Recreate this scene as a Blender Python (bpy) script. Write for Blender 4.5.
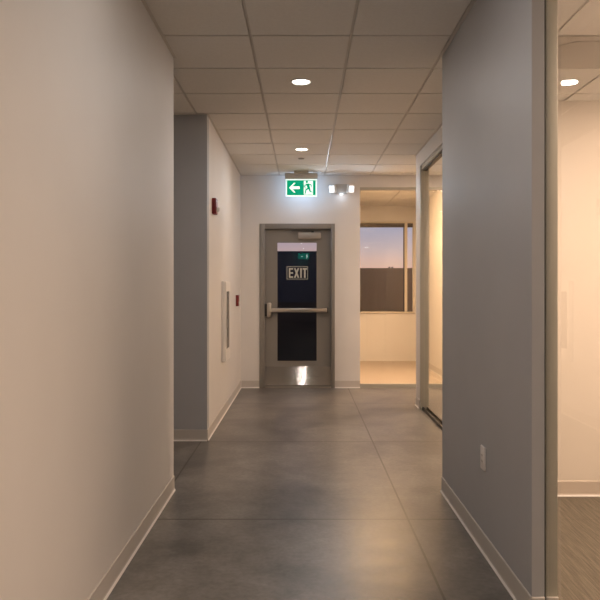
import bpy, bmesh, math, random
from mathutils import Vector, Matrix
random.seed(7)
SC = bpy.context.scene
COL = SC.collection
for o in list(bpy.data.objects):
    bpy.data.objects.remove(o)

# ------------------------------------------------------------------ camera
CAM_H = 1.331
CEIL = 2.861
cam_data = bpy.data.cameras.new('camera')
cam_data.sensor_width = 36
cam_data.lens = 685.0 / 600.0 * 36
cam_data.shift_x = -3.0 / 600
cam_data.shift_y = -11.0 / 600
cam_data.clip_start = 0.05
cam_data.clip_end = 500
cam = bpy.data.objects.new('camera', cam_data)
cam.location = (0, 0, CAM_H)
cam.rotation_euler = (math.radians(90), 0, 0)
COL.objects.link(cam)
SC.camera = cam

# ------------------------------------------------------------------ exposure
SC.view_settings.view_transform = 'Standard'
SC.view_settings.look = 'None'
SC.view_settings.gamma = 1
SC.view_settings.use_curve_mapping = False
SC.view_settings.exposure = -0.75

# ------------------------------------------------------------------ dusk sky
world = bpy.data.worlds.new('dusk_sky')
SC.world = world
world.use_nodes = True
wn = world.node_tree
wn.nodes.clear()
w_out = wn.nodes.new('ShaderNodeOutputWorld')
w_bg = wn.nodes.new('ShaderNodeBackground')
w_tc = wn.nodes.new('ShaderNodeTexCoord')
w_sep = wn.nodes.new('ShaderNodeSeparateXYZ')
w_rmp = wn.nodes.new('ShaderNodeValToRGB')
wn.links.new(w_tc.outputs['Generated'], w_sep.inputs[0])
wn.links.new(w_sep.outputs['Z'], w_rmp.inputs[0])
wn.links.new(w_rmp.outputs[0], w_bg.inputs[0])
wn.links.new(w_bg.outputs[0], w_out.inputs[0])
cr = w_rmp.color_ramp
cr.elements[0].position = 0.0
cr.elements[0].color = (0.50, 0.27, 0.20, 1)
cr.elements[1].position = 1.0
cr.elements[1].color = (0.03, 0.05, 0.12, 1)
for p, c in ((0.035, (0.47, 0.30, 0.25, 1)), (0.06, (0.37, 0.285, 0.30, 1)), (0.10, (0.20, 0.22, 0.33, 1)), (0.3, (0.10, 0.13, 0.24, 1))):
    e = cr.elements.new(p)
    e.color = c
w_bg.inputs[1].default_value = 2.7

# lamp settings used by the fixture builders below
CORRIDOR_W, CORRIDOR_C = 13.0, (1.0, 0.92, 0.87)
OFFICE_W, OFFICE_C = 68.0, (1.0, 0.705, 0.53)
LOUNGE_W, LOUNGE_C = 78.0, (1.0, 0.61, 0.32)

# ------------------------------------------------------------------ materials
def mat(name, color, rough=0.6, metal=0.0, **kw):
    m = bpy.data.materials.new(name)
    m.use_nodes = True
    b = m.node_tree.nodes['Principled BSDF']
    b.inputs['Base Color'].default_value = (*color, 1)
    b.inputs['Roughness'].default_value = rough
    b.inputs['Metallic'].default_value = metal
    for k, v in kw.items():
        b.inputs[k].default_value = v
    return m

def noise_color(m, c1, c2, scale=8, detail=4, stretch=(1, 1, 1), bump=0.0, bscale=None):
    nt = m.node_tree
    b = nt.nodes['Principled BSDF']
    tc = nt.nodes.new('ShaderNodeTexCoord')
    mp = nt.nodes.new('ShaderNodeMapping')
    mp.inputs['Scale'].default_value = stretch
    nz = nt.nodes.new('ShaderNodeTexNoise')
    nz.inputs['Scale'].default_value = scale
    nz.inputs['Detail'].default_value = detail
    rp = nt.nodes.new('ShaderNodeValToRGB')
    rp.color_ramp.elements[0].position = 0.3
    rp.color_ramp.elements[1].position = 0.7
    rp.color_ramp.elements[0].color = (*c1, 1)
    rp.color_ramp.elements[1].color = (*c2, 1)
    nt.links.new(tc.outputs['Object'], mp.inputs[0])
    nt.links.new(mp.outputs[0], nz.inputs['Vector'])
    nt.links.new(nz.outputs[0], rp.inputs[0])
    nt.links.new(rp.outputs[0], b.inputs['Base Color'])
    if bump:
        n2 = nt.nodes.new('ShaderNodeTexNoise')
        n2.inputs['Scale'].default_value = bscale or scale * 20
        n2.inputs['Detail'].default_value = 3
        bp = nt.nodes.new('ShaderNodeBump')
        bp.inputs['Strength'].default_value = bump
        bp.inputs['Distance'].default_value = 0.002
        nt.links.new(mp.outputs[0], n2.inputs['Vector'])
        nt.links.new(n2.outputs[0], bp.inputs['Height'])
        nt.links.new(bp.outputs[0], b.inputs['Normal'])
    return m

def emit(name, color, strength, base=None):
    m = mat(name, base or color, 0.4)
    b = m.node_tree.nodes['Principled BSDF']
    b.inputs['Emission Color'].default_value = (*color, 1)
    b.inputs['Emission Strength'].default_value = strength
    return m

def glass(name, tint=(1, 1, 1), ior=1.5, rough=0.0):
    m = bpy.data.materials.new(name)
    m.use_nodes = True
    nt = m.node_tree
    nt.nodes.clear()
    out = nt.nodes.new('ShaderNodeOutputMaterial')
    mx = nt.nodes.new('ShaderNodeMixShader')
    fr = nt.nodes.new('ShaderNodeFresnel')
    fr.inputs['IOR'].default_value = ior
    tr = nt.nodes.new('ShaderNodeBsdfTransparent')
    tr.inputs[0].default_value = (*tint, 1)
    gl = nt.nodes.new('ShaderNodeBsdfGlossy')
    gl.inputs['Roughness'].default_value = rough
    # the pane is a closed box: use the front-facing Fresnel on both faces
    geo = nt.nodes.new('ShaderNodeNewGeometry')
    inv = nt.nodes.new('ShaderNodeMath')
    inv.operation = 'SUBTRACT'
    inv.inputs[0].default_value = 1.0
    mul = nt.nodes.new('ShaderNodeMath')
    mul.operation = 'MULTIPLY'
    nt.links.new(geo.outputs['Backfacing'], inv.inputs[1])
    nt.links.new(inv.outputs[0], mul.inputs[0])
    nt.links.new(fr.outputs[0], mul.inputs[1])
    m2 = nt.nodes.new('ShaderNodeMath')
    m2.operation = 'MULTIPLY'
    m2.use_clamp = True
    m2.inputs[1].default_value = 0.95
    nt.links.new(mul.outputs[0], m2.inputs[0])
    nt.links.new(m2.outputs[0], mx.inputs[0])
    nt.links.new(tr.outputs[0], mx.inputs[1])
    nt.links.new(gl.outputs[0], mx.inputs[2])
    nt.links.new(mx.outputs[0], out.inputs[0])
    return m

M = {}
M['wall'] = noise_color(mat('wall_paint', (0.7, 0.66, 0.6), 0.55), (0.74, 0.715, 0.685), (0.76, 0.735, 0.705), 3, 3, bump=0.06, bscale=220)
M['lamp_tint_wall'] = noise_color(mat('lamp_tint_wall_paint', (0.76, 0.7, 0.61), 0.55), (0.76, 0.69, 0.59), (0.78, 0.71, 0.61), 3, 3)  # partition colour carries extra warmth of the office lamps
M['grey_wall'] = noise_color(mat('grey_wall_paint', (0.4, 0.4, 0.4), 0.5), (0.435, 0.445, 0.465), (0.455, 0.465, 0.485), 3, 3, bump=0.06, bscale=220)
M['base'] = mat('vinyl_base', (0.57, 0.535, 0.495), 0.45)
M['bead'] = mat('white_caulk_bead', (0.82, 0.79, 0.75), 0.5)
M['warm_base'] = mat('warm_vinyl_base', (0.60, 0.52, 0.43), 0.45)
M['tile'] = noise_color(mat('ceiling_tile', (0.6, 0.57, 0.52), 0.9), (0.76, 0.74, 0.70), (0.80, 0.78, 0.74), 60, 4, bump=0.15, bscale=300)
M['tbar'] = mat('ceiling_grid', (0.62, 0.59, 0.55), 0.5)
M['frame_paint'] = mat('door_paint', (0.235, 0.22, 0.20), 0.42)
M['alum'] = mat('anodised_aluminium', (0.44, 0.425, 0.36), 0.38, 0.15)
M['alum_olive'] = mat('olive_aluminium', (0.50, 0.485, 0.41), 0.40, 0.1)
M['alum_dark'] = mat('dark_track', (0.07, 0.06, 0.05), 0.4, 0.6)
M['joint'] = mat('dark_joint', (0.03, 0.025, 0.02), 0.8)
M['white_trim'] = mat('white_fixture', (0.8, 0.78, 0.74), 0.35)
M['cab'] = mat('cabinet_enamel', (0.86, 0.83, 0.79), 0.4)
M['red'] = mat('red_plastic', (0.16, 0.007, 0.008), 0.35)
M['strobe'] = mat('clear_strobe_lens', (0.75, 0.72, 0.7), 0.1)
M['steel'] = mat('brushed_steel', (0.50, 0.47, 0.43), 0.30, 1.0)
M['black'] = mat('black_plastic', (0.02, 0.02, 0.02), 0.4)
M['closer'] = mat('closer_enamel', (0.34, 0.315, 0.28), 0.4, 0.3)
M['outlet'] = mat('outlet_plastic', (0.82, 0.79, 0.77), 0.35)
M['cream'] = mat('cream_letters', (0.56, 0.57, 0.50), 0.6)
M['glass'] = glass('clear_glass', (0.985, 0.99, 0.975))
M['door_glass'] = glass('door_glass', (0.87, 0.86, 0.86))
M['cab_glass'] = glass('cabinet_glass', (0.8, 0.8, 0.8))
M['dark_wall'] = noise_color(mat('outdoor_wall_veil', (0.1, 0.08, 0.07), 0.8), (0.42, 0.28, 0.14), (0.48, 0.32, 0.165), 2, 3, (3, 1, 0.2))  # brown stands in for the lit room's reflection in the window glass
M['navy_wall'] = noise_color(mat('outdoor_navy', (0.03, 0.035, 0.05), 0.8), (0.030, 0.038, 0.058), (0.045, 0.052, 0.075), 2, 3)
M['brown_wall'] = noise_color(mat('outdoor_brown', (0.03, 0.025, 0.02), 0.8), (0.028, 0.024, 0.02), (0.045, 0.038, 0.032), 2, 3)
M['asphalt'] = noise_color(mat('asphalt', (0.05, 0.05, 0.05), 0.9), (0.04, 0.04, 0.04), (0.06, 0.058, 0.055), 20, 5)
M['wood_floor'] = noise_color(mat('lounge_floor', (0.4, 0.3, 0.2), 0.35), (0.46, 0.38, 0.30), (0.52, 0.43, 0.34), 5, 4, (1, 6, 1))
M['lens'] = emit('lamp_lens', (1, 0.93, 0.82), 14.0)
M['led'] = emit('emergency_led', (0.93, 0.96, 1.0), 2.2)
M['sign_green'] = emit('sign_green', (0.0, 0.36, 0.18), 1.6, (0.0, 0.04, 0.02))
M['sign_green'].node_tree.nodes['Principled BSDF'].inputs['Specular IOR Level'].default_value = 0.1
M['sign_white'] = emit('sign_white', (0.86, 1.0, 0.94), 1.7)
M['sign_bright'] = emit('sign_bright', (0.86, 1.0, 0.94), 14.0)
M['troffer'] = emit('troffer_panel', (1, 0.86, 0.66), 9.0)
M['vent'] = mat('vent_enamel', (0.52, 0.49, 0.45), 0.5)
M['sign_case'] = mat('grey_plastic_case', (0.52, 0.51, 0.49), 0.4)
M['mull'] = mat('window_mullion', (0.72, 0.66, 0.56), 0.4)
M['steel'].node_tree.nodes['Principled BSDF'].inputs['Anisotropic'].default_value = 0.0

# kick plate: steel with fine horizontal brush lines (normals fan out up and down)
kp = mat('brushed_kick_plate', (0.50, 0.47, 0.44), 0.075, 1.0)
kn = kp.node_tree
k_pos = kn.nodes.new('ShaderNodeNewGeometry')
k_wn = kn.nodes.new('ShaderNodeTexWhiteNoise')
k_sc = kn.nodes.new('ShaderNodeVectorMath')
k_sc.operation = 'SCALE'
k_sc.inputs['Scale'].default_value = 3000
k_mr = kn.nodes.new('ShaderNodeMapRange')
k_mr.inputs['To Min'].default_value, k_mr.inputs['To Max'].default_value = -0.75, 0.75
k_cx = kn.nodes.new('ShaderNodeCombineXYZ')
k_ad = kn.nodes.new('ShaderNodeVectorMath')
k_ad.operation = 'ADD'
k_no = kn.nodes.new('ShaderNodeVectorMath')
k_no.operation = 'NORMALIZE'
kn.links.new(k_pos.outputs['Position'], k_sc.inputs[0])
kn.links.new(k_sc.outputs[0], k_wn.inputs['Vector'])
kn.links.new(k_wn.outputs['Value'], k_mr.inputs[0])
kn.links.new(k_mr.outputs[0], k_cx.inputs['Z'])
kn.links.new(k_pos.outputs['Normal'], k_ad.inputs[0])
kn.links.new(k_cx.outputs[0], k_ad.inputs[1])
kn.links.new(k_ad.outputs[0], k_no.inputs[0])
kn.links.new(k_no.outputs[0], kn.nodes['Principled BSDF'].inputs['Normal'])
M['kick'] = kp

# polished concrete with saw-cut joints
def concrete():
    m = mat('polished_concrete', (0.25, 0.22, 0.19), 0.25)
    nt = m.node_tree
    L = nt.links.new
    b = nt.nodes['Principled BSDF']
    tc = nt.nodes.new('ShaderNodeTexCoord')
    def noise(scale, detail, rough=0.55, dist=0.0):
        n = nt.nodes.new('ShaderNodeTexNoise')
        n.inputs['Scale'].default_value = scale
        n.inputs['Detail'].default_value = detail
        n.inputs['Roughness'].default_value = rough
        n.inputs['Distortion'].default_value = dist
        L(tc.outputs['Object'], n.inputs['Vector'])
        return n
    n1, n2 = noise(1.3, 5, 0.6, 0.6), noise(6, 7, 0.68, 0.5)
    r1 = nt.nodes.new('ShaderNodeValToRGB')
    r1.color_ramp.elements[0].position, r1.color_ramp.elements[1].position = 0.3, 0.72
    r1.color_ramp.elements[0].color = (0.118, 0.112, 0.105, 1)
    r1.color_ramp.elements[1].color = (0.235, 0.221, 0.205, 1)
    L(n1.outputs[0], r1.inputs[0])
    def mulc(prev, n, lo, hi, p0=0.3, p1=0.7):
        r = nt.nodes.new('ShaderNodeValToRGB')
        r.color_ramp.elements[0].position, r.color_ramp.elements[1].position = p0, p1
        r.color_ramp.elements[0].color = (lo, lo, lo, 1)
        r.color_ramp.elements[1].color = (hi, hi, hi, 1)
        L(n.outputs[0], r.inputs[0])
        x = nt.nodes.new('ShaderNodeMix')
        x.data_type, x.blend_type = 'RGBA', 'MULTIPLY'
        x.inputs[0].default_value = 1
        L(prev, x.inputs[6])
        L(r.outputs[0], x.inputs[7])
        return x.outputs[2]
    c = mulc(r1.outputs[0], n2, 0.70, 1.25)
    c = mulc(c, noise(38, 3, 0.6), 0.84, 1.12)
    sep = nt.nodes.new('ShaderNodeSeparateXYZ')
    L(tc.outputs['Object'], sep.inputs[0])
    def mth(op, a, bb=None, cl=False):
        n = nt.nodes.new('ShaderNodeMath')
        n.operation = op
        n.use_clamp = cl
        for i, v in enumerate((a, bb)):
            if v is None:
                continue
            if isinstance(v, (int, float)):
                n.inputs[i].default_value = v
            else:
                L(v, n.inputs[i])
        return n.outputs[0]
    def joint(axis, origin, pitch, half):
        d = mth('DIVIDE', mth('SUBTRACT', axis, origin), pitch)
        d = mth('ABSOLUTE', mth('SUBTRACT', mth('FRACT', mth('ADD', d, 0.5)), 0.5))
        return mth('LESS_THAN', mth('MULTIPLY', d, pitch), half)
    j = mth('MAXIMUM', joint(sep.outputs['X'], 0.607, 1.497, 0.006), joint(sep.outputs['Y'], 3.96, 2.01, 0.008))
    x = nt.nodes.new('ShaderNodeMix')
    x.data_type = 'RGBA'
    L(mth('MULTIPLY', j, 0.85), x.inputs[0])
    L(c, x.inputs[6])
    x.inputs[7].default_value = (0.05, 0.042, 0.035, 1)
    L(x.outputs[2], b.inputs['Base Color'])
    rr = nt.nodes.new('ShaderNodeMapRange')
    rr.inputs['From Min'].default_value, rr.inputs['From Max'].default_value = 0.3, 0.7
    rr.inputs['To Min'].default_value, rr.inputs['To Max'].default_value = 0.285, 0.37
    L(n2.outputs[0], rr.inputs[0])
    L(rr.outputs[0], b.inputs['Roughness'])
    b.inputs['Specular IOR Level'].default_value = 0.32
    return m
M['concrete'] = concrete()

def carpet():
    m = mat('ribbed_carpet', (0.25, 0.2, 0.14), 0.95)
    nt = m.node_tree
    L = nt.links.new
    b = nt.nodes['Principled BSDF']
    tc = nt.nodes.new('ShaderNodeTexCoord')
    mp = nt.nodes.new('ShaderNodeMapping')
    mp.inputs['Rotation'].default_value = (0, 0, math.radians(-28))
    mp.inputs['Scale'].default_value = (130, 5, 1)
    n = nt.nodes.new('ShaderNodeTexNoise')
    n.inputs['Scale'].default_value = 1.0
    n.inputs['Detail'].default_value = 4
    rp = nt.nodes.new('ShaderNodeValToRGB')
    rp.color_ramp.elements[0].position, rp.color_ramp.elements[1].position = 0.35, 0.68
    rp.color_ramp.elements[0].color = (0.108, 0.092, 0.066, 1)
    rp.color_ramp.elements[1].color = (0.19, 0.165, 0.122, 1)
    bp = nt.nodes.new('ShaderNodeBump')
    bp.inputs['Strength'].default_value = 0.4
    bp.inputs['Distance'].default_value = 0.004
    L(tc.outputs['Object'], mp.inputs[0])
    L(mp.outputs[0], n.inputs['Vector'])
    L(n.outputs[0], rp.inputs[0])
    L(rp.outputs[0], b.inputs['Base Color'])
    L(n.outputs[0], bp.inputs['Height'])
    L(bp.outputs[0], b.inputs['Normal'])
    return m
M['carpet'] = carpet()

# ------------------------------------------------------------------ mesh helpers
def add_box(bm, x0, x1, y0, y1, z0, z1, bevel=0.0, seg=2):
    t = bmesh.new()
    vs = [t.verts.new((x, y, z)) for x in (x0, x1) for y in (y0, y1) for z in (z0, z1)]
    for f in ((0, 1, 3, 2), (4, 6, 7, 5), (0, 4, 5, 1), (2, 3, 7, 6), (0, 2, 6, 4), (1, 5, 7, 3)):
        t.faces.new([vs[i] for i in f])
    bmesh.ops.recalc_face_normals(t, faces=t.faces)
    if bevel:
        bmesh.ops.bevel(t, geom=t.edges[:], offset=bevel, segments=seg, affect='EDGES', profile=0.5)
    merge(bm, t)

def merge(bm, t, mtx=None):
    if mtx is not None:
        t.transform(mtx)
    me = bpy.data.meshes.new('scratch')
    t.to_mesh(me)
    t.free()
    bm.from_mesh(me)
    bpy.data.meshes.remove(me)

def add_lathe(bm, prof, n=32, mtx=None):
    """revolve (r, z) points about local Z"""
    t = bmesh.new()
    rings = []
    for r, z in prof:
        if r < 1e-6:
            rings.append([t.verts.new((0, 0, z))])
        else:
            rings.append([t.verts.new((r * math.cos(2 * math.pi * k / n), r * math.sin(2 * math.pi * k / n), z)) for k in range(n)])
    for a, b in zip(rings, rings[1:]):
        for k in range(n):
            k2 = (k + 1) % n
            if len(a) == 1 and len(b) == 1:
                continue
            if len(a) == 1:
                t.faces.new((a[0], b[k], b[k2]))
            elif len(b) == 1:
                t.faces.new((a[k], a[k2], b[0]))
            else:
                t.faces.new((a[k], a[k2], b[k2], b[k]))
    bmesh.ops.recalc_face_normals(t, faces=t.faces)
    merge(bm, t, mtx)

def add_poly(bm, pts, y0, y1):
    """extrude an outline given in x,z from y0 to y1"""
    t = bmesh.new()
    a = [t.verts.new((x, y0, z)) for x, z in pts]
    b = [t.verts.new((x, y1, z)) for x, z in pts]
    t.faces.new(a)
    t.faces.new(b)
    for i in range(len(pts)):
        j = (i + 1) % len(pts)
        t.faces.new((a[i], a[j], b[j], b[i]))
    t.normal_update()
    bmesh.ops.triangulate(t, faces=[f for f in t.faces if len(f.verts) > 4])
    bmesh.ops.recalc_face_normals(t, faces=t.faces)
    merge(bm, t)

def add_stroke(bm, p, q, w0, w1, y0, y1):
    d = Vector((q[0] - p[0], q[1] - p[1])).normalized()
    n = Vector((-d.y, d.x))
    add_poly(bm, [(p[0] + n.x * w0 / 2, p[1] + n.y * w0 / 2), (q[0] + n.x * w1 / 2, q[1] + n.y * w1 / 2),
                  (q[0] - n.x * w1 / 2, q[1] - n.y * w1 / 2), (p[0] - n.x * w0 / 2, p[1] - n.y * w0 / 2)], y0, y1)

def obj(name, bm, m, parent=None, smooth=False):
    me = bpy.data.meshes.new(name)
    bm.to_mesh(me)
    bm.free()
    for mm in (m if isinstance(m, (list, tuple)) else [m]):
        me.materials.append(mm)
    if smooth:
        for p in me.polygons:
            p.use_smooth = True
        me.set_sharp_from_angle(angle=math.radians(35))
    o = bpy.data.objects.new(name, me)
    COL.objects.link(o)
    if parent is not None:
        o.parent = parent
        o.matrix_parent_inverse = Matrix.Translation(parent.location).inverted()
    return o

def boxes(name, lst, m, parent=None, bevel=0.0):
    bm = bmesh.new()
    for b in lst:
        add_box(bm, *b, bevel=bevel)
    return obj(name, bm, m, parent, smooth=bool(bevel))

def struct(name, lst, m, bevel=0.0):
    o = boxes(name, lst, m, None, bevel)
    o['kind'] = 'structure'
    return o

def thing(name, label, cat, loc, group=None):
    o = bpy.data.objects.new(name, None)
    o.empty_display_size = 0.1
    o.location = loc
    COL.objects.link(o)
    o['label'] = label
    o['category'] = cat
    if group:
        o['group'] = group
    return o

def unit(name, loc):
    o = bpy.data.objects.new(name, None)
    o.empty_display_size = 0.1
    o.location = loc
    COL.objects.link(o)
    o['kind'] = 'structure'
    return o

# ------------------------------------------------------------------ main dimensions (x right, y depth, z up)
XL, XR = -0.856, 0.915            # faces of the near corridor walls
XLF = -0.84                     # left wall beyond the side passage
YL, YREC, YB = 4.53, 6.0, 9.21   # end of near left wall, far side of passage, end wall
YR0, YR1 = 2.74, 4.50            # near right wall block
XO = 1.02                        # back of the right wall block
XG = 1.295                       # face of glazed wall further on
YEND = -9.0
XMIN, XMAX = -3.0, 3.6
YW = 12.65                       # window wall of the lit room beyond

# ------------------------------------------------------------------ floors
struct('floor', [(XMIN - .12, XO, YEND - .1, YREC + .12, -.12, 0), (-.955, XMAX + .12, YREC + .12, YB + .12, -.12, 0),
                 (XO, XMAX + .12, 4.4, YREC + .12, -.12, 0)], M['concrete'])
struct('floor_carpet', [(XO, XMAX + .12, YEND - .1, 4.4, -.12, 0)], M['carpet'])
struct('floor_lounge', [(0.6, 2.225, YB + .12, YW + .12, -.12, 0), (2.225, XMAX + .12, YB + .12, 10.42, -.12, 0)], M['wood_floor'])
struct('ground', [(-30, 0.6, YB + .12, 60, -.14, -.02), (0.6, 40, YW + .12, 60, -.14, -.02)], M['asphalt'])

# ------------------------------------------------------------------ ceiling: tiles with recessed grid
def ceiling():
    bm = bmesh.new()
    P, OX, OY = 0.61, -0.319, 4.139
    x0, x1, y0, y1 = XMIN, XMAX, YEND, YB
    def tiles(x0, x1, y0, y1):
        i0, i1 = math.floor((x0 - OX) / P), math.ceil((x1 - OX) / P)
        j0, j1 = math.floor((y0 - OY) / P), math.ceil((y1 - OY) / P)
        for i in range(i0, i1):
            for j in range(j0, j1):
                a, b = max(OX + i * P + .010, x0), min(OX + (i + 1) * P - .010, x1)
                c, d = max(OY + j * P + .010, y0), min(OY + (j + 1) * P - .010, y1)
                if b - a > .02 and d - c > .02:
                    add_box(bm, a, b, c, d, CEIL, CEIL + .03)
    tiles(x0, x1, y0, y1)
    tiles(0.72, 2.105, YB + .12, YW)
    tiles(2.105, XMAX, YB + .12, 10.3)
    o = obj('ceiling', bm, M['tile'])
    o['kind'] = 'structure'
    g = struct('trim_1', [(XMIN - .12, XMAX + .12, YEND - .12, YB, CEIL + .010, CEIL + .06),
                          (0.6, 2.225, YB, YW + .12, CEIL + .010, CEIL + .06),
                          (-.955, 0.6, YB, YB + .12, CEIL + .010, CEIL + .06),
                          (2.225, XMAX + .12, YB, 10.42, CEIL + .010, CEIL + .06)], M['tbar'])
    return o
ceiling()
# wall angle round the corridor
A = 0.018
struct('trim_2', [(XL, XL + A, YEND, YL, CEIL - .004, CEIL), (XLF, XLF + A, YREC, YB, CEIL - .004, CEIL),
                  (XR - A, XR, YR0, YR1, CEIL - .004, CEIL), (XG - A, XG, 4.5, 7.85, CEIL - .004, CEIL),
                  (XLF + A, XMAX, YB - A, YB, CEIL - .004, CEIL), (XMIN, XLF, YREC - A, YREC, CEIL - .004, CEIL)], M['tbar'])

# ------------------------------------------------------------------ walls
T = 0.12
struct('wall_left', [(XL - T, XL, YEND, YL, 0, CEIL), (XMIN, XL - T, YL - T, YL, 0, CEIL)], M['wall'])
struct('wall_left_far', [(XLF - T, XLF, YREC + T, YB, 0, CEIL)], M['wall'])
struct('wall_passage', [(XMIN, XLF, YREC, YREC + T, 0, CEIL)], M['grey_wall'])
struct('wall_passage_end', [(XMIN - T, XMIN, YL - T, YREC + T, 0, CEIL)], M['wall'])
struct('wall_rear', [(XL - T, XMAX, YEND - T, YEND, 0, CEIL)], M['wall'])
struct('wall_right', [(XR, XO, YR0 + .06, YR1, 0, CEIL), (XR, .966, YR0, YR0 + .06, 0, CEIL)], M['grey_wall'])
struct('wall_right_outer', [(XMAX, XMAX + T, YEND - T, 10.3, 0, CEIL)], M['wall'])
struct('wall_partition', [(XO, XMAX, 4.40, 4.50, 0, 2.54)], M['lamp_tint_wall'])
struct('wall_right_far', [(XG, XG + .10, 4.50, 7.85, 2.69, CEIL), (XG, XG + .10, 7.60, 7.85, 0, 2.69),
                          (XG, XG + .10, 4.50, 4.66, 0, 2.69)], M['wall'])
DX0, DX1, DZ = -.585, .4275, 2.209
GX0 = 0.766
struct('wall_back', [(XLF - T, DX0, YB, YB + T, 0, CEIL), (DX0, DX1, YB, YB + T, DZ, CEIL),
                     (DX1, GX0, YB, YB + T, 0, CEIL), (GX0, XMAX, YB, YB + T, 2.70, CEIL)], M['wall'])
struct('wall_lounge_left', [(0.60, 0.72, YB + T, YW, 0, CEIL)], M['wall'])
struct('wall_lounge_right', [(2.105, 2.225, 10.3, YW, 0, CEIL), (2.225, XMAX + T, 10.3, 10.42, 0, CEIL)], M['wall'])
WZ0, WZ1, WX0, WX1 = 0.885, 2.575, 0.80, 2.06
struct('wall_window', [(0.60, 2.225, YW, YW + T, 0, WZ0), (0.60, 2.225, YW, YW + T, WZ1, CEIL),
                       (0.60, WX0, YW, YW + T, WZ0, WZ1), (WX1, 2.225, YW, YW + T, WZ0, WZ1)], M['wall'])

# ------------------------------------------------------------------ baseboards (coved vinyl, light lip at the foot)
def baseboard(name, runs):
    """runs: (axis, a0, a1, face, side): axis 'y' runs along y on plane x=face, out towards side"""
    bm = bmesh.new()
    H, D, C = 0.1, 0.006, 0.014
    for ax, a0, a1, face, s in runs:
        prof = [(0, 0), (C, 0), (C, .004), (D + .002, .012), (D, .022), (D, H - .004), (D - .003, H), (0, H)]
        t = bmesh.new()
        ring = []
        for a in (a0, a1):
            ring.append([t.verts.new((face + s * d, a, z) if ax == 'y' else (a, face + s * d, z)) for d, z in prof])
        n = len(prof)
        for i in range(n):
            j = (i + 1) % n
            f = t.faces.new((ring[0][i], ring[0][j], ring[1][j], ring[1][i]))
            f.material_index = 1 if i in (1, 2) else 0
        t.faces.new(ring[0])
        t.faces.new(ring[1])
        bmesh.ops.recalc_face_normals(t, faces=t.faces)
        merge(bm, t)
    o = obj(name, bm, [M['warm_base'] if name.endswith('partition') else M['base'], M['bead']])
    o['kind'] = 'structure'
baseboard('baseboard_left', [('y', YEND, YL, XL, 1)])
baseboard('baseboard_left_far', [('y', YREC, YB, XLF, 1)])
baseboard('baseboard_passage', [('x', XMIN, XLF, YREC, -1)])
baseboard('baseboard_back', [('x', XLF + .014, DX0, YB, -1), ('x', DX1, GX0, YB, -1)])
baseboard('baseboard_right', [('y', YR0, YR1, XR, -1), ('x', XR, .966, YR0, -1)])
baseboard('baseboard_right_far', [('y', 7.605, 7.85, XG, -1)])
baseboard('baseboard_partition', [('x', XO, XMAX, 4.40, -1)])
baseboard('baseboard_lounge', [('y', 10.3, YW - .014, 2.105, -1), ('x', 2.105, XMAX, 10.3, -1)])

# ------------------------------------------------------------------ window 1: far window of the lit room
w1 = unit('window_1', (1.4, YW, WZ0))
fy0, fy1 = YW + .03, YW + .08
boxes('window_frame', [(WX0, WX1, fy0, fy1, WZ0, WZ0 + .03), (WX0, WX0 + .03, fy0, fy1, WZ0 + .03, WZ1 - .03),
                       (WX1 - .03, WX1, fy0, fy1, WZ0 + .03, WZ1 - .03), (WX0, WX1, fy0, fy1, WZ1 - .03, WZ1)], M['mull'], w1)
boxes('mullion', [(1.878, 1.93, fy0 - .015, fy1, WZ0 + .03, WZ1 - .03)], M['mull'], w1)
boxes('gasket', [(1.862, 1.878, fy0, fy1, WZ0 + .03, WZ1 - .03), (WX0 + .03, 1.862, fy0, fy1, WZ0 + .03, WZ0 + .045),
                 (1.93, WX1 - .03, fy0, fy1, WZ0 + .03, WZ0 + .045)], M['alum_dark'], w1)
boxes('blind_housing', [(WX0 + .03, 1.876, YW - .0, fy0, WZ1 - .105, WZ1 - .03), (1.932, WX1 - .03, YW, fy0, WZ1 - .105, WZ1 - .03)], M['alum_dark'], w1)
boxes('pane', [(WX0 + .03, 1.862, YW + .05, YW + .058, WZ0 + .045, WZ1 - .03),
               (1.93, WX1 - .03, YW + .05, YW + .058, WZ0 + .045, WZ1 - .03)], M['glass'], w1)
boxes('window_sill', [(WX0 - .0, WX1, YW - .03, YW + .03, WZ0, WZ0 + .012)], M['mull'], w1, bevel=.003)

# ------------------------------------------------------------------ window 2: full-height glazing beside the exit door
w2 = unit('window_2', (1.6, YB, 0))
boxes('head_rail', [(GX0, XMAX, YB + .01, YB + .07, 2.662, 2.70)], M['alum'], w2)
boxes('bottom_rail', [(GX0, XMAX, YB + .01, YB + .07, 0, .052)], M['alum'], w2)
boxes('pane', [(GX0 + .004, XMAX - .004, YB + .035, YB + .045, .052, 2.662)], M['glass'], w2)

# ------------------------------------------------------------------ window 3: glazed wall on the right with floor track
w3 = unit('window_3', (1.34, 6, 0))
boxes('jamb', [(XG, XG + .09, 7.55, 7.60, 0, 2.69)], M['alum'], w3, bevel=.003)
boxes('jamb', [(XG, XG + .09, 4.66, 4.71, 0, 2.69)], M['alum'], w3, bevel=.003)
boxes('head_rail', [(XG + .012, XG + .085, 4.71, 7.55, 2.645, 2.69)], M['alum'], w3)
boxes('head_groove', [(XG + .03, XG + .07, 4.71, 7.55, 2.630, 2.645)], M['alum_dark'], w3)
boxes('floor_track', [(XG + .02, XG + .036, 4.71, 7.55, 0, .03), (XG + .072, XG + .085, 4.71, 7.55, 0, .03),
                      (XG + .036, XG + .072, 4.71, 7.55, 0, .008)], M['alum_dark'], w3)
boxes('glass_panel', [(XG + .05, XG + .06, 4.712, 7.548, .008, 2.630)], M['glass'], w3)

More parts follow.
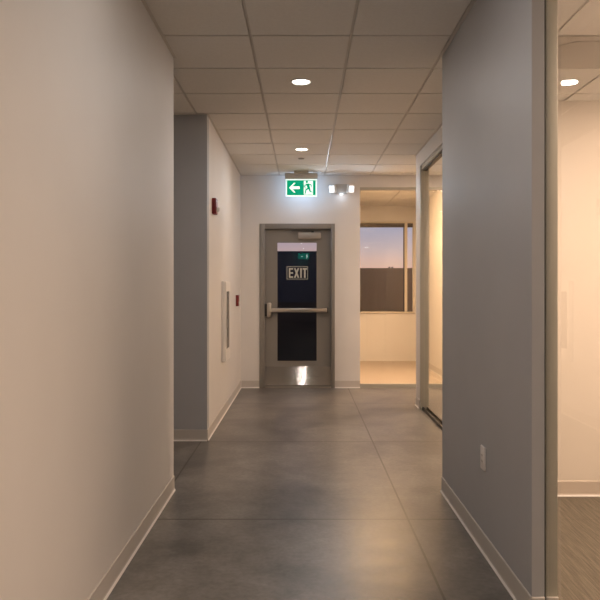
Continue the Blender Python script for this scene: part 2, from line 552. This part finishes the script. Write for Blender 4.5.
# ------------------------------------------------------------------ window 4: office glazing next to the camera
w4 = unit('window_4', (.99, -2, 0))
boxes('jamb', [(.972, XO, YR0, YR0 + .06, 0, CEIL)], M['alum_olive'], w4, bevel=.004)
boxes('jamb_foot', [(.972, XO, YR0 - .008, YR0, 0, .1)], M['base'], w4)
boxes('gasket', [(.966, .972, YR0 + .012, YR0 + .06, 0, CEIL)], M['joint'], w4)
boxes('bottom_rail', [(.966, 1.004, YEND, YR0 - .008, 0, .05)], M['alum'], w4)
boxes('head_rail', [(.966, 1.004, YEND, YR0, CEIL - .05, CEIL)], M['alum'], w4)
boxes('pane', [(.974, .984, YEND + .01, YR0 - .002, .05, CEIL - .05)], M['glass'], w4)

# ------------------------------------------------------------------ door 1: exit door
d1 = unit('door_1', (-.08, YB, 0))
LX0, LX1, LZ1 = -.512, .378, 2.135
LY0, LY1 = YB + .06, YB + .105        # leaf faces
fr = boxes('door_frame', [(DX0, LX0 - .003, YB - .012, YB + .12, 0, DZ), (LX1 + .003, DX1, YB - .012, YB + .12, 0, DZ),
                          (LX0 - .003, LX1 + .003, YB - .012, YB + .12, LZ1 + .004, DZ)], M['frame_paint'], d1, bevel=.004)
GXa, GXb, GZa, GZb = -.352, .190, .352, 1.962
leaf = boxes('door_leaf', [(LX0, GXa, LY0, LY1, .012, LZ1), (GXb, LX1, LY0, LY1, .012, LZ1),
                           (GXa, GXb, LY0, LY1, .012, GZa), (GXa, GXb, LY0, LY1, GZb, LZ1)], M['frame_paint'], d1)
bead = .016
boxes('glazing_bead', [(GXa - bead, GXa + .006, LY0 - .006, LY0, GZa - bead, GZb + bead), (GXb - .006, GXb + bead, LY0 - .006, LY0, GZa - bead, GZb + bead),
                       (GXa + .006, GXb - .006, LY0 - .006, LY0, GZa - bead, GZa + .006), (GXa + .006, GXb - .006, LY0 - .006, LY0, GZb - .006, GZb + bead)],
      M['frame_paint'], leaf)
pane = boxes('vision_glass', [(GXa, GXb, LY0 + .018, LY0 + .026, GZa, GZb)], M['door_glass'], d1)
boxes('threshold', [(LX0 - .003, LX1 + .003, YB - .01, YB + .115, 0, .010)], M['steel'], d1, bevel=.002)
boxes('kick_plate', [(LX0 + .004, LX1 - .004, LY0 - .003, LY0, .03, .282)], M['kick'], d1)
# panic bar
pb = boxes('push_bar', [(-.43, .325, LY0 - .075, LY0 - .030, 1.018, 1.074)], M['steel'], d1, bevel=.008)
boxes('bar_end_cap', [(.325, .338, LY0 - .075, LY0, 1.014, 1.078)], M['black'], pb, bevel=.004)
boxes('bar_rail', [(-.43, .325, LY0 - .030, LY0, 1.026, 1.066)], M['black'], pb)
boxes('latch_case', [(-.484, -.425, LY0 - .085, LY0, .95, 1.145)], M['steel'], pb, bevel=.014)
boxes('latch_side', [(-.5115, -.484, LY0 - .06, LY0, .965, 1.13)], M['black'], pb)
# door closer
cb = boxes('closer_body', [(-.065, .238, LY0 - .058, LY0, 2.007, 2.092)], M['closer'], d1, bevel=.006)
bm = bmesh.new()
add_lathe(bm, [(0, 0), (.017, 0), (.017, .022), (0, .022)], 16, Matrix.Translation((.13, LY0 - .03, 2.092)))
add_box(bm, .115, .148, LY0 - .045, LY0 - .015, 2.106, 2.114, .002)
t = bmesh.new()
add_box(t, -.29, .02, -.011, .011, 0, .008, .002)
merge(bm, t, Matrix.Translation((.13, LY0 - .03, 2.106)) @ Matrix.Rotation(math.radians(8), 4, 'Z'))
obj('closer_arm', bm, M['black'], cb, smooth=True)
# EXIT sticker on the glass
EY1 = LY0 + .018
EY0 = EY1 - .001
ex0, ex1, ez0, ez1 = -.220, .066, 1.463, 1.636
bw = .006
stk = boxes('exit_sticker', [(ex0, ex1, EY0, EY1, ez0, ez0 + bw), (ex0, ex1, EY0, EY1, ez1 - bw, ez1),
                             (ex0, ex0 + bw, EY0, EY1, ez0 + bw, ez1 - bw), (ex1 - bw, ex1, EY0, EY1, ez0 + bw, ez1 - bw)], M['cream'], pane)
stk['label'] = 'cream border of the EXIT sticker'
bm = bmesh.new()
za, zb = ez0 + .020, ez1 - .022
s = .020
def rect(x0, x1, z0, z1):
    add_box(bm, x0, x1, EY0, EY1, z0, z1)
lx = -.192
rect(lx, lx + s, za, zb)
for z in (za, (za + zb) / 2 - s / 2, zb - s):
    rect(lx + s, lx + .058, z, z + s)
add_poly(bm, [(-.124, za), (-.101, za), (-.050, zb), (-.073, zb)], EY0, EY1)
add_poly(bm, [(-.050, za), (-.073, za), (-.124, zb), (-.101, zb)], EY0 - .0003, EY1)
rect(-.038, -.016, za, zb)
rect(-.005, .054, zb - s, zb)
rect(.0135, .0355, za, zb - s)
lt = obj('exit_letters', bm, M['cream'], stk)
lt['label'] = 'cream letters reading EXIT on the door glass'

# ------------------------------------------------------------------ lamps
def area_light(name, parent, loc, size, watts, color, spread, size_y=None):
    d = bpy.data.lights.new(name, 'AREA')
    d.shape = 'DISK' if size_y is None else 'RECTANGLE'
    d.size = size
    if size_y:
        d.size_y = size_y
    d.energy = watts
    d.color = color
    d.spread = math.radians(spread)
    o = bpy.data.objects.new(name, d)
    COL.objects.link(o)
    o.location = loc
    o.parent = parent
    o.matrix_parent_inverse = Matrix.Translation(parent.location).inverted()
    return o

def downlight(x, y, label, watts, color, group, spread=180):
    t = thing('downlight', label, 'ceiling light', (x, y, CEIL), group)
    bm = bmesh.new()
    add_lathe(bm, [(.064, -.001), (.068, -.006), (.079, -.005), (.082, 0), (.064, 0), (.064, -.001)], 40, Matrix.Translation((x, y, CEIL)))
    obj('trim_ring', bm, M['white_trim'], t, smooth=True)
    bm = bmesh.new()
    add_lathe(bm, [(0, -.004), (.05, -.0035), (.0638, -.001), (.0638, 0), (0, 0)], 40, Matrix.Translation((x, y, CEIL)))
    obj('lens', bm, M['lens'], t, smooth=True)
    area_light('lamp', t, (x, y, CEIL - .008), .12, watts, color, spread)
    return t
GC = 'round downlights along the corridor ceiling'
downlight(-.014, 5.054, 'larger, nearer of the two round downlights lit in the corridor ceiling', CORRIDOR_W, CORRIDOR_C, GC)
downlight(-.014, 7.494, 'smaller, farther round downlight just in front of the exit sign', CORRIDOR_W, CORRIDOR_C, GC)
for y in (2.614, .174, -2.266, -4.706, -7.146):
    downlight(-.014, y, 'round downlight in the corridor ceiling behind the picture edge', CORRIDOR_W * .75, CORRIDOR_C, GC)
for x, y, k in ((2.30, .40, .4), (3.2, 4.95, 1.6)):  # unseen lamps added to light the office and the space behind the partition
    downlight(x, y, 'unseen round downlight added on the office side outside the frame', OFFICE_W * k, OFFICE_C, 'unseen downlights on the office side')
for (x, y) in ((0.95, 9.75), (1.30, 9.75)):
    downlight(x, y, 'round downlight in the ceiling of the room behind the glass', LOUNGE_W, LOUNGE_C, 'downlights of the lit back room', 180)

# troffer in the space behind the right-hand glass
t = thing('troffer', 'rectangular ceiling light mirrored in the far window', 'ceiling light', (2.45, 8.1, CEIL))
boxes('troffer_frame', [(1.95, 2.85, 7.82, 7.85, CEIL - .012, CEIL), (1.95, 2.85, 8.35, 8.38, CEIL - .012, CEIL),
                        (1.95, 1.98, 7.85, 8.35, CEIL - .012, CEIL), (2.82, 2.85, 7.85, 8.35, CEIL - .012, CEIL)], M['white_trim'], t)
boxes('diffuser', [(1.98, 2.82, 7.85, 8.35, CEIL - .008, CEIL)], M['troffer'], t)
area_light('lamp', t, (2.4, 8.1, CEIL - .014), .8, 60, OFFICE_C, 180, .45)

t = thing('troffer', 'unseen rectangular office ceiling light, shaped for soft light on the left wall', 'ceiling light', (2.3, 2.75, CEIL))  # unseen office light, panel size chosen for a soft shadow edge opposite
boxes('troffer_frame', [(2.0, 2.03, 2.15, 3.35, CEIL - .012, CEIL), (2.57, 2.60, 2.15, 3.35, CEIL - .012, CEIL),
                        (2.03, 2.57, 2.15, 2.18, CEIL - .012, CEIL), (2.03, 2.57, 3.32, 3.35, CEIL - .012, CEIL)], M['white_trim'], t)
boxes('diffuser', [(2.03, 2.57, 2.18, 3.32, CEIL - .008, CEIL)], emit('dim_diffuser', (1, .86, .66), .8), t)  # glow kept low so the far glass does not mirror it
area_light('lamp', t, (2.3, 2.75, CEIL - .014), .5, OFFICE_W * 2.5, OFFICE_C, 160, 1.1)

# ------------------------------------------------------------------ hanging exit sign
sx0, sx1, sy, sz0, sz1 = -.222, .178, 8.90, 2.534, 2.756
t = thing('exit_sign', 'lit green running man exit sign with left arrow, hanging from the ceiling', 'exit sign', (-.02, sy, CEIL))
boxes('mounting_plate', [(-.115, .07, sy - .05, sy + .05, CEIL - .028, CEIL)], M['alum'], t, bevel=.004)
boxes('housing', [(sx0 - .012, sx1 + .012, sy - .035, sy + .035, sz1, CEIL - .028)], M['sign_case'], t, bevel=.005)
boxes('light_panel', [(sx0, sx1, sy - .012, sy + .012, sz0, sz1)], M['sign_white'], t, bevel=.002)
b = .013
boxes('rear_glow_panel', [(sx0 + .004, sx1 - .004, sy + .012, sy + .0135, sz0 + .004, sz1 - .004)], emit('sign_rear_glow', (.50, .72, 1.0), 7.5), t)  # unseen glow added behind the sign to wash the end wall blue
gp = boxes('green_panel', [(sx0 + b, sx1 - b, sy - .0135, sy - .012, sz0 + b, sz1 - b)], M['sign_green'], t)
py1, py0 = sy - .0135, sy - .0145
bm = bmesh.new()
ac, az = -.113, (sz0 + sz1) / 2
add_poly(bm, [(ac - .066, az), (ac - .004, az + .062), (ac + .016, az + .062), (ac - .026, az + .017), (ac + .068, az + .017),
              (ac + .068, az - .017), (ac - .026, az - .017), (ac + .016, az - .062), (ac - .004, az - .062)], py0, py1)
obj('arrow', bm, M['sign_white'], t)
rx0, rx1 = .012, .128
boxes('doorway_symbol', [(rx0, rx1, py0, py1, sz0 + b + .010, sz1 - b - .010)], M['sign_white'], t)
bm = bmesh.new()
q1, q0 = py0, py0 - .001
cx = .068
az = (sz0 + sz1) / 2
def man(x, z):
    return (cx + (x - .004) * 1.12, az + z * 1.12)
hx, hz = man(-.012, .066)
add_poly(bm, [(hx + .0165 * math.cos(k * math.pi / 8), hz + .0165 * math.sin(k * math.pi / 8)) for k in range(16)], q0, q1)
for (a, c, wa, wc) in (((-.006, .046), (.014, -.010), .040, .034), ((-.012, .042), (-.040, .020), .018, .015), ((-.040, .022), (-.028, -.006), .015, .012),
                       ((.002, .046), (.036, .034), .018, .015), ((.035, .036), (.046, .008), .015, .012), ((.008, -.004), (-.026, -.026), .027, .020),
                       ((-.022, -.020), (-.032, -.070), .019, .016), ((.016, -.006), (.026, -.046), .027, .020), ((.024, -.042), (.054, -.054), .018, .014)):
    add_stroke(bm, man(*a), man(*c), wa, wc, q0, q1)
obj('running_man', bm, M['sign_green'], t)
# second sign at the other end of the corridor (seen mirrored in the door glass)
t2 = thing('exit_sign', 'small green exit sign mirrored in the glass of the exit door', 'exit sign', (.0, -8.5, CEIL))
boxes('housing', [(-.2, .25, -8.53, -8.47, CEIL - .12, CEIL)], M['closer'], t2)
boxes('light_panel', [(-.2, .25, -8.512, -8.488, CEIL - .35, CEIL - .12)], emit('sign_teal', (0.0, 0.45, 0.30), 9.0), t2)
boxes('arrow', [(-.14, -.02, -8.488, -8.486, CEIL - .25, CEIL - .22)], M['sign_bright'], t2)
boxes('doorway_symbol', [(.10, .19, -8.488, -8.486, CEIL - .32, CEIL - .15)], M['sign_bright'], t2)

# ------------------------------------------------------------------ twin-head emergency light
t = thing('emergency_light', 'white twin headed emergency light glowing on the wall above the exit door', 'emergency light', (.51, YB, 2.65))
boxes('body', [(.42, .60, YB - .055, YB, 2.605, 2.735)], M['sign_case'], t, bevel=.015)
for sgn, x in ((-1, .395), (1, .632)):
    bm = bmesh.new()
    add_box(bm, -.046, .046, -.03, .03, -.054, .054, .012)
    R = Matrix.Translation((x, YB - .075, 2.665)) @ Matrix.Rotation(math.radians(24 * sgn), 4, 'Z') @ Matrix.Rotation(math.radians(12), 4, 'X')
    bm.transform(R)
    h = obj('lamp_head', bm, M['white_trim'], t, smooth=True)
    bm = bmesh.new()
    add_box(bm, -.034, .034, -.034, -.0295, -.043, .043, .002)
    bm.transform(R)
    obj('lamp_lens', bm, M['led'], h)
    L = bpy.data.lights.new('lamp', 'SPOT')
    L.energy = 20
    L.color = (.80, .89, 1.0)
    L.spot_size = math.radians(150)
    L.spot_blend = 1
    L.shadow_soft_size = .04
    lo = bpy.data.objects.new('lamp', L)
    COL.objects.link(lo)
    lo.location = R @ Vector((0, -.05, 0))
    lo.rotation_euler = (math.radians(-68), 0, math.radians(24 * sgn))
    lo.parent = t
    lo.matrix_parent_inverse = Matrix.Translation(t.location).inverted()
bm = bmesh.new()
add_lathe(bm, [(0, -.013), (.018, -.010), (.024, 0), (0, 0)], 20, Matrix.Translation((.515, YB - .03, 2.605)))
obj('test_lamp', bm, M['led'], t, smooth=True)
P_ = bpy.data.lights.new('lamp', 'POINT')
P_.energy = 0.35
P_.color = (.72, .84, 1)
P_.shadow_soft_size = .03
po = bpy.data.objects.new('lamp', P_)
COL.objects.link(po)
po.location = (.515, YB - .09, 2.57)
po.parent = t
po.matrix_parent_inverse = Matrix.Translation(t.location).inverted()

# ------------------------------------------------------------------ fire alarm things on the left wall
t = thing('fire_alarm_strobe', 'red fire alarm strobe high on the left wall', 'fire alarm', (XLF, 6.37, 2.1))
boxes('housing', [(XLF, XLF + .04, 6.31, 6.43, 2.024, 2.172)], M['red'], t, bevel=.008)
bm = bmesh.new()
add_lathe(bm, [(0, .024), (.012, .022), (.022, .012), (.026, 0), (0, 0)], 20, Matrix.Translation((XLF + .04, 6.385, 2.07)) @ Matrix.Rotation(math.radians(90), 4, 'Y'))
obj('strobe_lens', bm, M['strobe'], t, smooth=True)

t = thing('fire_pull_station', 'small red fire alarm pull station on the left wall near the exit door', 'fire alarm', (XLF, 8.6, 1.19))
boxes('housing', [(XLF, XLF + .035, 8.555, 8.645, 1.115, 1.255)], M['red'], t, bevel=.005)
boxes('pull_handle', [(XLF + .035, XLF + .046, 8.572, 8.628, 1.15, 1.175)], M['white_trim'], t, bevel=.003)

t = thing('extinguisher_cabinet', 'white fire extinguisher cabinet with narrow dark window on the left wall', 'cabinet', (XLF, 7.27, .58))
cx0, cx1 = XLF, XLF + .042
cy0, cy1, cz0, cz1 = 7.06, 7.49, .579, 1.413
wy0, wy1, wz0, wz1 = 7.115, 7.40, .705, 1.305
boxes('cabinet_body', [(cx0, cx1 - .006, cy0, cy1, cz0, cz1)], M['cab'], t, bevel=.003)
dd = boxes('cabinet_door', [(cx1 - .006, cx1 + .004, cy0 + .004, wy0, cz0 + .004, cz1 - .004), (cx1 - .006, cx1 + .004, wy1, cy1 - .004, cz0 + .004, cz1 - .004),
                            (cx1 - .006, cx1 + .004, wy0, wy1, cz0 + .004, wz0), (cx1 - .006, cx1 + .004, wy0, wy1, wz1, cz1 - .004)], M['cab'], t)
boxes('door_window', [(cx1 - .0055, cx1 - .001, wy0, wy1, wz0, wz1)], mat('dark_cabinet_window', (.11, .095, .08), .15), dd)
boxes('handle', [(cx1 + .004, cx1 + .014, 7.078, 7.10, .93, 1.02)], M['steel'], dd, bevel=.003)

# ------------------------------------------------------------------ electrical outlet, right wall
t = thing('electrical_outlet', 'pale wall outlet plate low on the grey right wall', 'outlet', (XR, 3.48, .476))
boxes('face_plate', [(XR - .009, XR, 3.422, 3.502, .418, .536)], M['outlet'], t, bevel=.003)
sk = boxes('socket', [(XR - .011, XR - .009, 3.445, 3.479, .444, .510)], M['outlet'], t, bevel=.001)
boxes('slot', [(XR - .0114, XR - .011, 3.452, 3.455, .487, .497), (XR - .0114, XR - .011, 3.468, 3.471, .487, .497),
               (XR - .0114, XR - .011, 3.452, 3.455, .457, .467), (XR - .0114, XR - .011, 3.468, 3.471, .457, .467)], M['black'], sk)

# ------------------------------------------------------------------ sprinkler plate in front of the exit sign
bm = bmesh.new()
add_lathe(bm, [(0, -.010), (.03, -.010), (.036, -.006), (.036, 0), (0, 0)], 28, Matrix.Translation((-.02, 8.02, CEIL)))
o = obj('sprinkler_cover', bm, M['closer'], smooth=True)
o['label'] = 'tiny round sprinkler cover in the ceiling behind the farther downlight'
o['category'] = 'sprinkler'

# ------------------------------------------------------------------ grey air panels in the office ceiling
for i, (x, lab) in enumerate(((1.511, 'grey air diffuser panel with a round face in the office ceiling at the right edge'),
                              (2.121, 'plain grey air return panel beside the round faced diffuser in the office ceiling'))):
    t = thing('air_diffuser', lab, 'vent', (x + .305, 4.444, CEIL), 'grey air panels in the office ceiling')
    boxes('panel', [(x + .006, x + .604, 4.145, 4.743, CEIL - .004, CEIL)], M['vent'], t)
    if i == 0:
        bm = bmesh.new()
        add_lathe(bm, [(0, -.014), (.17, -.012), (.19, -.008), (.19, -.004), (0, -.004)], 40, Matrix.Translation((x + .25, 4.40, CEIL)))
        obj('round_face', bm, M['vent'], t, smooth=True)

# ------------------------------------------------------------------ outdoors
o = boxes('yard_wall', [(.95, 8, 16, 16.25, -.02, 1.82)], M['dark_wall'])
o['label'] = 'dark flat topped wall outside the far window'
o['category'] = 'wall'
o = boxes('neighbouring_building', [(-4, .90, 14.0, 14.3, -.02, 2.105)], M['navy_wall'])
o['label'] = 'dark navy wall outside seen through the exit door glass'
o['category'] = 'building'
o = boxes('parapet', [(-3, .55, 11.5, 11.62, -.02, 1.11)], M['brown_wall'])
o['label'] = 'dark brown low wall outside the lower half of the door glass'
o['category'] = 'wall'
for x in (2.03, 2.10):
    bm = bmesh.new()
    add_lathe(bm, [(0, .034), (.03, .03), (.03, .02), (.016, .02), (.016, 0), (0, 0)], 14, Matrix.Translation((x, 16.12, 1.82)))
    o = obj('vent_cap', bm, M['black'])
    o['label'] = 'tiny dark vent cap on top of the wall outside the far window'
    o['category'] = 'vent'
    o['group'] = 'vent caps on the outdoor wall'
